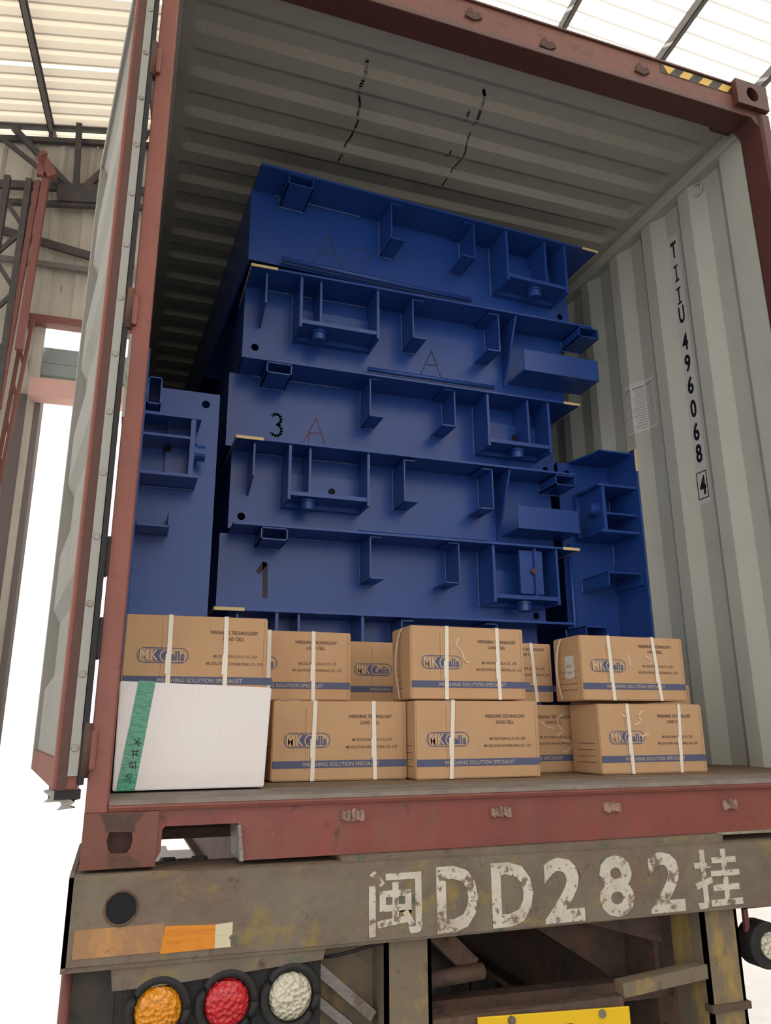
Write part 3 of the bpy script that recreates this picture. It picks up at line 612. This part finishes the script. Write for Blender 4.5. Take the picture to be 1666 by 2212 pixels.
# ------------------------------------------------------------------ cartons
LOGO = None
def carton(loc, label, W=.42, D=.17, HH=.228, straps=(), chalk=None, rz=0, ry=0, side_label=False, group='printed brown cartons', pr=True, seam=True):
    rt = thing('carton', label, 'carton', loc, (0, ry, rz or R(random.uniform(-.5, .5))), group)
    b = MB(); bm = b.bm; nx, nz = 10, 6
    # body: box with slightly bulged front and softened edges
    b.box(0, W, 0, D, 0, HH)
    bmesh.ops.recalc_face_normals(bm, faces=bm.faces)
    bmesh.ops.bevel(bm, geom=bm.edges[:], offset=.0035, segments=2, affect='EDGES')
    for v in bm.verts:
        v.co.x += random.uniform(-.0012, .0012); v.co.z += random.uniform(-.0008, .0008)
    b.build('body', M['card'], rt)
    MB().box(.004, W-.004, D*.5-.004, D*.5+.004, HH-.001, HH+.0006).build('flap_seam', M['cardin'], rt)
    if seam:
        MB().box(.10, .1015, -.0004, .001, .03, HH-.02).build('crease', M['cardin'], rt); MB().box(W-.012, W-.0105, -.0004, .001, .01, HH-.01).build('crease', M['cardin'], rt)
    if pr:
        k = carton
        if not hasattr(k, 'cache'):
            k.cache = {}
            y = -.0006
            # capsule logo: ring, filled right half, two-tone lettering
            def capsule(x0, x1, z0, z1, n=8):
                r = (z1-z0)/2; return [(x1-r+r*math.sin(a), (z0+z1)/2+r*math.cos(a)) for a in [math.pi*i/n for i in range(n+1)]] + [(x0+r-r*math.sin(a), (z0+z1)/2-r*math.cos(a)) for a in [math.pi*i/n for i in range(n+1)]]
            rg = MB(); A = capsule(.035, .176, .093, .136); B_ = capsule(.0375, .1735, .0955, .1335)
            va = [rg.bm.verts.new((p[0], y, p[1])) for p in A]; vb = [rg.bm.verts.new((p[0], y, p[1])) for p in B_]; n = len(va)
            for i in range(n): rg.bm.faces.new((va[i], va[(i+1) % n], vb[(i+1) % n], vb[i]))
            a = rg.build('logo_print', M['inkbl'], rt); k.cache['ring'] = a
            k.cache['fill'] = MB().prism([(.080, .098), (.112, .098), (.118, .131), (.080, .131)], 'y', y-.0001, y+.0002).build('logo_print', M['inkbl'], rt)
            k.cache['mkb'] = lettering('logo_print', [('MK', .042, .0975, .053, .035, y-.0003)], M['inkbl'], rt, bold=.030)
            k.cache['mk'] = lettering('logo_print', [('MK', .0435, .099, .050, .032, y-.0008)], M['cardlt'], rt, bold=.010)
            k.cache['cb'] = lettering('logo_print', [('Cells', .0965, .097, .072, .033, y-.0006)], M['cardlt'], rt, bold=.075)
            k.cache['cells'] = lettering('logo_print', [('Cells', .1, .0995, .065, .028, y-.0011)], M['inkbl'], rt, bold=.035)
            k.cache['head'] = lettering('heading_print', [('WEIGHING TECHNOLOGY', .232, .178, .140, .0105, y), ('LOAD CELL', .270, .160, .062, .0105, y)], M['inkdk'], rt, bold=.032)
            k.cache['addr'] = lettering('address_print', [('MK SOLUTION (U.S.A) CO., LTD', .245, .109, .125, .0105, y), ('MK SOLUTION (HONGKONG) CO., LTD', .226, .088, .162, .0105, y)], M['inkdk'], rt, bold=.014)
            k.cache['band'] = MB().box(.003, W-.003, -.0007, .001, .036, .057).build('band_print', M['inkbl'], rt)
            k.cache['slog'] = lettering('slogan_print', [('WEIGHING SOLUTION SPECIALIST', .092, .0405, .238, .0115, y-.0008)], M['inklt'], rt, bold=.02)
        else:
            for o in k.cache.values():
                c = o.copy(); COL.objects.link(c); c.parent = rt
    for sx, tilt in straps:
        ring = MB(); hw = .0062; e = .0016
        for (y0, y1, z0, z1, s0, s1) in ((-e-.0008, -e, 0, HH, 0, 1),):
            ring.hexa([(sx-hw+tilt, y0, z0), (sx+hw+tilt, y0, z0), (sx-hw+tilt, y1, z0), (sx+hw+tilt, y1, z0), (sx-hw, y0, z1), (sx+hw, y0, z1), (sx-hw, y1, z1), (sx+hw, y1, z1)])
        ring.box(sx-hw, sx+hw, -e, D+e, HH+.0006, HH+.0016)
        ring.box(sx-hw, sx+hw, D+e, D+e+.0008, .002, HH+.001)
        ring.box(sx-hw+tilt*.6-.0035, sx-hw+tilt*.6+.010, -e-.0018, -e-.0006, HH*.28, HH*.52)
        ring.build('strap', M['strap'], rt)
    if side_label:
        MB().box(-.0008, .0, .045, .10, .075, .15).build('side_label', M['sticker'], rt)
        lettering('side_label_print', [('||||| |||', .0, .0, .03, .012, 0), ('CN 08', .0, -.02, .03, .008, 0)], M['greytxt'], rt, xf=Matrix(((0, 1, 0, -.0012), (-1, 0, 0, .09), (0, 0, 1, .11), (0, 0, 0, 1))))
    b = MB()
    for q in range(4): b.box(-.0007, .0, .03, .13, .035+.02*q, .037+.02*q)
    b.build('side_print', M['inkdk'], rt)
    for c in chalk or []: strokes('chalk_mark', [c], .006, M['chalk'], rt, front(-.0012))
    return rt
carton((-.733, .35, .002), 'strapped brown carton on the sill right beside the white box, bottom row', straps=((.128, -.006), (.312, .004)))
carton((-.310, .28, .002), 'brown carton of the bottom row with one strap, below the middle top carton', straps=((.125, -.012),), HH=.230)
carton((-.02, .475, .002), 'set-back bottom-row carton chalked S 5, between two nearer cartons', W=.395, HH=.224, straps=(), chalk=[[(.255, .165), (.275, .15), (.30, .145)], [(.34, .19), (.315, .18), (.32, .155), (.335, .135), (.315, .12)], [(.335, .105), (.365, .10), (.37, .085), (.35, .07), (.33, .065)]])
carton((.335, .28, .002), 'rightmost bottom-row carton with two straps and faint chalk marks, in front of the grey wall', straps=((.115, .004), (.325, -.014)), chalk=[[(.09, .19), (.105, .18)], [(.175, .20), (.155, .185), (.17, .165), (.14, .155)], [(.155, .115), (.19, .125)]], HH=.222)
carton((-1.165, .30, .236), 'top carton at far left, standing over the white box next to the door post', W=.40, straps=((.121, .003), (.277, .005)))
carton((-.875, .485, .236), 'set-back top-row carton just right of the far-left one, two straps', straps=((.148, .002), (.292, .003)), HH=.218)
carton((-.425, .665, .236), 'narrowly visible top-row carton, mostly hidden left of the middle strapped one', straps=(), HH=.212)
carton((-.312, .308, .236), 'middle top carton with two white straps, foremost in the upper row', W=.40, straps=((.125, -.006), (.303, .002)), chalk=[[(.165, .19), (.155, .17), (.175, .15), (.185, .12), (.20, .115)]])
carton((-.10, .492, .236), 'set-back top-row carton with a single strap, left of the one with a side label', W=.40, straps=((.318, .014),), HH=.205)
carton((.292, .29, .236), 'top right carton with two straps and a white label on its left side', straps=((.112, .008), (.292, .018)), side_label=True, HH=.215, chalk=[[(.19, .15), (.195, .12)], [(.26, .15), (.285, .135), (.28, .125)]])
carton((.475, .50, .002), 'plain tall carton deep behind the rightmost pair, only its right edge showing', HH=.30, W=.425, pr=False)
for x in (-1.165,): carton((x, .32, .002), 'brown carton hidden behind the white box on the container floor', W=.40, HH=.230, D=.15, pr=False)
carton((-.875, .54, .002), 'brown carton on the floor behind the front row, below the set-back top left ones', HH=.230, pr=False)
carton((-.44, .54, .002), 'brown carton on the floor behind the front row, near the middle of the opening', HH=.230, pr=False)
# loose strap loops at the left ends
def loop(pts, label, wd=.010):
    b = MB(); vs = []
    for p in pts:
        p = Vector(p); vs.append([b.bm.verts.new(p+Vector((0, -wd/2, 0))), b.bm.verts.new(p+Vector((0, wd/2, 0))), b.bm.verts.new(p+Vector((-.001, wd/2, .001))), b.bm.verts.new(p+Vector((-.001, -wd/2, .001)))])
    for A, B in zip(vs, vs[1:]):
        for i in range(4): b.bm.faces.new((A[i], A[(i+1) % 4], B[(i+1) % 4], B[i]))
    b.bm.faces.new(vs[0]); b.bm.faces.new(vs[-1][::-1])
    return b
def side_strap(parent_label, x, y, z, hh, bulge, wd=.009):
    for o in list(COL.objects):
        if o.get('label') == parent_label and o.type == 'EMPTY':
            pts = [(.10, y, hh+.0025), (.05, y, hh+.006), (.0, y, hh-.002)]+[(-.006-bulge*math.sin(math.pi*t), y, (hh-.01)*(1-t)+.004*t) for t in [i/10 for i in range(1, 11)]]
            loop(pts, '', wd).build('side_strap', M['strap'], o)
side_strap('middle top carton with two white straps, foremost in the upper row', 0, .085, 0, .228, .014)
side_strap('top right carton with two straps and a white label on its left side', 0, .12, 0, .215, .016)
side_strap('strapped brown carton on the sill right beside the white box, bottom row', 0, .09, 0, .228, .008)
# the white box
wbx = thing('white_box', 'glossy white box closed with green tape, bottom left beside the door post', 'box', (-1.163, .115, .006), (0, 0, R(1)))
WW, WD, WH = .382, .175, .262
b = MB(); b.hexa([(0, 0, 0), (WW-.012, 0, .0), (0, WD, 0), (WW-.004, WD, .0), (-.004, 0, WH), (WW, 0, WH-.012), (-.004, WD, WH-.008), (WW, WD, WH-.016)])
bmesh.ops.recalc_face_normals(b.bm, faces=b.bm.faces); bmesh.ops.bevel(b.bm, geom=b.bm.edges[:], offset=.0025, segments=2, affect='EDGES')
b.build('body', M['wbox'], wbx)
def tp(x0, x1, z0, z1, y0, y1): return [(x0, y0, z0), (x1, y0, z0)]
tape = MB(); tape.hexa([(.008, -.0012, .0), (.052, -.0012, .0), (.008, 0, .0), (.052, 0, .0), (.040, -.0012, WH-.001), (.082, -.0012, WH-.002), (.040, 0, WH-.001), (.082, 0, WH-.002)])
tape.hexa([(.040, -.0012, WH-.001), (.082, -.0012, WH-.002), (.043, WD, WH-.009), (.085, WD, WH-.010), (.040, -.0012, WH+.001), (.082, -.0012, WH), (.043, WD, WH-.007), (.085, WD, WH-.008)])
tape = tape.build('green_tape', M['tape'], wbx)
g = []
for cx, cz, q in ((.050, .112, 0), (.046, .086, 1), (.042, .060, 2), (.034, .030, 3)):
    if q == 0: g += [[(cx-.008, cz+.008), (cx+.008, cz-.002)], [(cx+.004, cz+.010), (cx-.004, cz), (cx+.006, cz-.008)], [(cx-.008, cz-.002), (cx+.002, cz+.002)]]
    if q == 1: g += [[(cx-.008, cz+.006), (cx+.008, cz+.006)], [(cx-.005, cz+.008), (cx-.004, cz-.008)], [(cx+.004, cz+.009), (cx+.002, cz-.002), (cx+.009, cz-.006)], [(cx-.006, cz-.002), (cx+.006, cz-.001)]]
    if q == 2: g += [[(cx-.010, cz+.004), (cx+.008, cz+.007)], [(cx-.004, cz+.009), (cx-.006, cz-.004), (cx+.004, cz-.006)], [(cx+.006, cz+.006), (cx+.008, cz-.009)], [(cx, cz+.002), (cx+.001, cz-.008)]]
    if q == 3: g += [[(cx+.004, cz+.010), (cx-.006, cz+.004), (cx+.004, cz), (cx+.008, cz+.006)], [(cx-.008, cz-.004), (cx, cz-.008)], [(cx+.004, cz-.004), (cx+.006, cz-.012)]]
strokes('marker_writing', g, .0022, M['ink'], tape, front(-.0013))

# ------------------------------------------------------------------ the trailer under the container
TR = thing('trailer', 'weathered olive container trailer carrying the container, painted number on its rear beam', 'trailer')
YF = -.03
b = MB(); ZT, ZB = -.168, -.345
b.prism([(-1.236, -.158), (-1.05, -.155), (-.95, -.162), (1.30, ZT-.012), (1.30, ZB-.004), (-1.236, ZB+.012)], 'y', YF, YF+.012)
beam = b.build('rear_beam', M['beam'], TR)
MB().hexa([(-1.236, YF+.005, -.19), (1.30, YF+.005, -.20), (-1.236, .13, -.19), (1.30, .13, -.20), (-1.236, YF+.005, -.157), (1.30, YF+.005, -.181), (-1.236, .13, -.157), (1.30, .13, -.181)]).build('beam_top', M['beam'], beam)
MB().box(-1.236, 1.30, YF+.005, .13, ZB, ZB+.010).build('beam_flange', M['beam'], beam)
MB().box(-.62, .53, YF+.02, .10, -.185, -.151).build('bolster_pad', M['beam'], beam)
MB().box(-1.236, -1.226, YF, .5, -.34, -.155).build('beam_end', M['beam'], beam)
# round hole at the left of the beam, a disc painted dark, not cut through
MB().cyl((-1.124, YF-.002, -.225), (-1.124, YF+.001, -.225), .034, 24).build('beam_hole_disc', M['hole'], beam)
MB().tube([(-1.124+.034*math.cos(t), YF-.002, -.225+.034*math.sin(t)) for t in [2*math.pi*k/24 for k in range(25)]], .0025, 6).build('hole_rim', M['chassis'], beam)
M['white2'] = M['white']
it = [('闽', -.556, -.329, .136, .144, YF-.001), ('D', -.380, -.335, .112, .150, YF-.001), ('D', -.229, -.335, .118, .150, YF-.001), ('2', -.079, -.337, .118, .155, YF-.001), ('8', .088, -.336, .107, .151, YF-.001), ('2', .246, -.337, .113, .152, YF-.001), ('挂', .399, -.337, .158, .151, YF-.001)]
for q in it: lettering('painted_character', [q], M['white'], beam, bold=.028 if q[0].isascii() else .014, thick=.0012)
MB().box(1.0, 1.03, YF-.002, YF, -.30, -.20).build('painted_stroke', M['white'], beam)
MB().box(-1.215, -1.03, YF-.0015, YF+.001, -.318, -.262).build('worn_reflector', M['orangewear'], beam)
MB().prism([(-1.035, -.322), (-.918, -.321), (-.918, -.273), (-1.028, -.268)], 'y', YF-.0018, YF+.001).build('amber_reflector', M['amber'], beam)
MB().prism([(-.918, -.321), (-.882, -.321), (-.884, -.306), (-.888, -.302), (-.880, -.295), (-.880, -.271), (-.918, -.273)], 'y', YF-.0018, YF+.001).build('cream_reflector', M['cream'], beam)
# lamp cluster
lbx = MB().box(-1.108, -.664, -.005, .06, -.60, -.352).build('lamp_box', M['black'], TR, bevel=.008)
MB().prism([(-1.135, -.338), (-.66, -.345), (-.664, -.368), (-1.04, -.388), (-1.128, -.388), (-1.13, -.378)], 'y', -.02, -.008).build('lamp_bracket', M['beam'], lbx)
for x, m in ((-1.030, 'lamb'), (-.882, 'lred'), (-.738, 'lwht')):
    z = -.438
    rg = []
    lamp = MB().tube([(x+.062*math.cos(t), -.014, z+.062*math.sin(t)) for t in [2*math.pi*k/28 for k in range(29)]], .010, 8).build('lamp_rim', M['black'], lbx, smooth=True)
    L = MB(); bm = L.bm; prev = None
    for r_, yy in ((.050, -.010), (.046, -.019), (.030, -.025), (.0, -.027)):
        ring = [bm.verts.new((x+r_*math.cos(2*math.pi*k/24), yy, z+r_*math.sin(2*math.pi*k/24))) for k in range(24)] if r_ else [bm.verts.new((x, yy, z))]
        if prev:
            for k in range(24):
                if r_: bm.faces.new((prev[k], prev[(k+1) % 24], ring[(k+1) % 24], ring[k]))
                else: bm.faces.new((prev[k], prev[(k+1) % 24], ring[0]))
        prev = ring
    nm = {'lamb': 'amber_lens', 'lred': 'red_lens', 'lwht': 'clear_lens'}[m]
    L.build(nm, M[m], lbx, smooth=True)
# posts and framework below the beam
MB().box(-.505, -.385, .0, .012, -1.3, ZB).box(-.505, -.495, .0, .14, -1.3, ZB).box(-.395, -.385, .0, .14, -1.3, ZB).build('rear_post', M['post'], TR)
MB().box(.435, .555, .0, .012, -1.3, ZB).box(.435, .445, .0, .14, -1.3, ZB).box(.545, .555, .0, .14, -1.3, ZB).build('rear_post', M['post'], TR)
for z in (-.60, -.66, -.72): MB().box(.43, .562, -.01, .02, z, z+.018).build('clamp_band', M['chassis'], TR)
MB().box(-.655, -.505, .10, .115, -.60, ZB).build('backing_panel', M['post'], TR)
MB().tube([(-.66, .02, -.375), (-.62, .01, -.37), (-.57, .0, -.36), (-.525, .0, -.352), (-.51, .005, -.352)], .004, 6).build('cable', M['black'], TR, smooth=True)
MB().bar((-.665, .06, -.40), (-.52, .06, -.52), .03, .025).bar((-.665, .08, -.47), (-.50, .08, -.60), .03, .02).build('panel_brace', M['steel'], TR)
MB().cyl((-.385, .10, -.475), (-.20, .10, -.465), .020, 14).build('cross_tube', M['chassis'], TR, smooth=True)
MB().bar((-.33, .14, -.36), (-.22, .14, -.46), .05, .05).build('diagonal_brace', M['chassis'], TR)
MB().prism([(-.18, -.345), (.62, -.345), (.62, -.80), (.30, -.56), (.10, -.44), (-.12, -.37)], 'y', .35, .37).build('gusset_web', M['chassis'], TR)
MB().prism([(.0, -.345), (.43, -.345), (.43, -.47), (.18, -.40)], 'y', .18, .20).build('gusset_web', M['chassis'], TR)
for sx in (-1, 1):
    MB().box(sx*.42-.07, sx*.42+.07, .2, 11.5, -.36, -.345).box(sx*.42-.008, sx*.42+.008, .2, 11.5, -.80, -.36).box(sx*.42-.07, sx*.42+.07, .2, 11.5, -.82, -.80).build('main_rail', M['chassis'], TR)
for y in (2.6, 4.7, 6.8, 9.0): MB().box(-1.2, 1.2, y, y+.10, -.28, -.155).build('cross_bolster', M['chassis'], TR)
MB().bar((-.385, .20, -.57), (.45, .20, -.585), .05, .05).build('lower_rail', M['chassis'], TR)
MB().bar((.16, .02, -.52), (.44, .02, -.50), .04, .035).build('plate_rail', M['post'], TR)
MB().bar((-.39, .02, -.545), (.16, .02, -.548), .03, .03).build('plate_rail', M['chassis'], TR)
# number plate
np_ = MB().hexa([(-.27, -.012, -.76), (.165, -.012, -.775), (-.27, -.006, -.76), (.165, -.006, -.775), (-.27, -.012, -.532), (.165, -.012, -.553), (-.27, -.006, -.532), (.165, -.006, -.553)]).build('number_plate', M['plate'], TR, bevel=.002)
lettering('plate_lettering', [('闽', -.235, -.650, .090, .088, -.0135), ('D', -.050, -.656, .085, .084, -.0135), ('D282挂', -.25, -.755, .39, .085, -.0135)], M['blacktxt'], np_, bold=.02)
for x in (-.18, .08): MB().cyl((x, -.018, -.547 if x < 0 else -.560), (x, -.012, -.547 if x < 0 else -.560), .010, 12).build('plate_screw', M['steel'], np_)
# wheels: two axles of dual tyres
def tyre(x, y):
    t = thing if 0 else None
    b = MB(); n = 36; rr, wdt = .49, .26; prof = [(-.13, .30), (-.13, .45), (-.11, .49), (-.045, .49), (-.043, .475), (-.035, .475), (-.033, .49), (.033, .49), (.035, .475), (.043, .475), (.045, .49), (.11, .49), (.13, .45), (.13, .30)]
    rings = [[b.bm.verts.new((x+p[0], y+p[1]*math.cos(2*math.pi*k/n), GZ+.49+p[1]*math.sin(2*math.pi*k/n))) for p in prof] for k in range(n)]
    for k in range(n):
        A, B = rings[k], rings[(k+1) % n]
        for i in range(len(prof)): b.bm.faces.new((A[i], A[(i+1) % len(prof)], B[(i+1) % len(prof)], B[i]))
    ty = b.build('tyre', M['tyre'], TR)
    MB().cyl((x-.10, y, GZ+.49), (x+.10, y, GZ+.49), .30, 24).build('wheel_disc', M['chassis'], ty)
    b = MB()
    for k in range(n):
        a = 2*math.pi*k/n
        for sx in (-1, 1): b.bar((x+sx*.05, y+.492*math.cos(a), GZ+.49+.492*math.sin(a)), (x+sx*.115, y+.492*math.cos(a+.05), GZ+.49+.492*math.sin(a+.05)), .03, .014, up=(0, math.cos(a), math.sin(a)))
    b.build('tread_blocks', M['tyre'], ty, kind='stuff')
for y in (1.35, 2.6):
    for x in (-1.08, -.76, .72, 1.04): tyre(x, y)
    MB().cyl((-1.1, y, GZ+.49), (1.1, y, GZ+.49), .07, 16).build('axle', M['chassis'], TR, smooth=True)
# mud flap left
MB().box(-1.235, -1.12, .05, .062, -.95, -.345).build('mud_flap', M['tyre'], TR, bevel=.003)
MB().cyl((-1.225, .02, -1.1), (-1.222, .02, -.345), .012, 10).build('flap_rod', M['redst'], TR, smooth=True)
# round marker lamp hanging at the right
ml = MB().cyl((.655, .0, -.455), (.655, .06, -.455), .062, 28).build('marker_lamp', M['black'], TR, bevel=.004)
MB().cyl((.663, -.006, -.455), (.663, .0, -.455), .036, 24).build('marker_lens', M['lwht'], ml)
MB().box(.60, .615, .02, .03, -.42, -.33).box(.60, .72, .02, .035, -.36, -.345).build('lamp_hanger', M['redst'], TR)
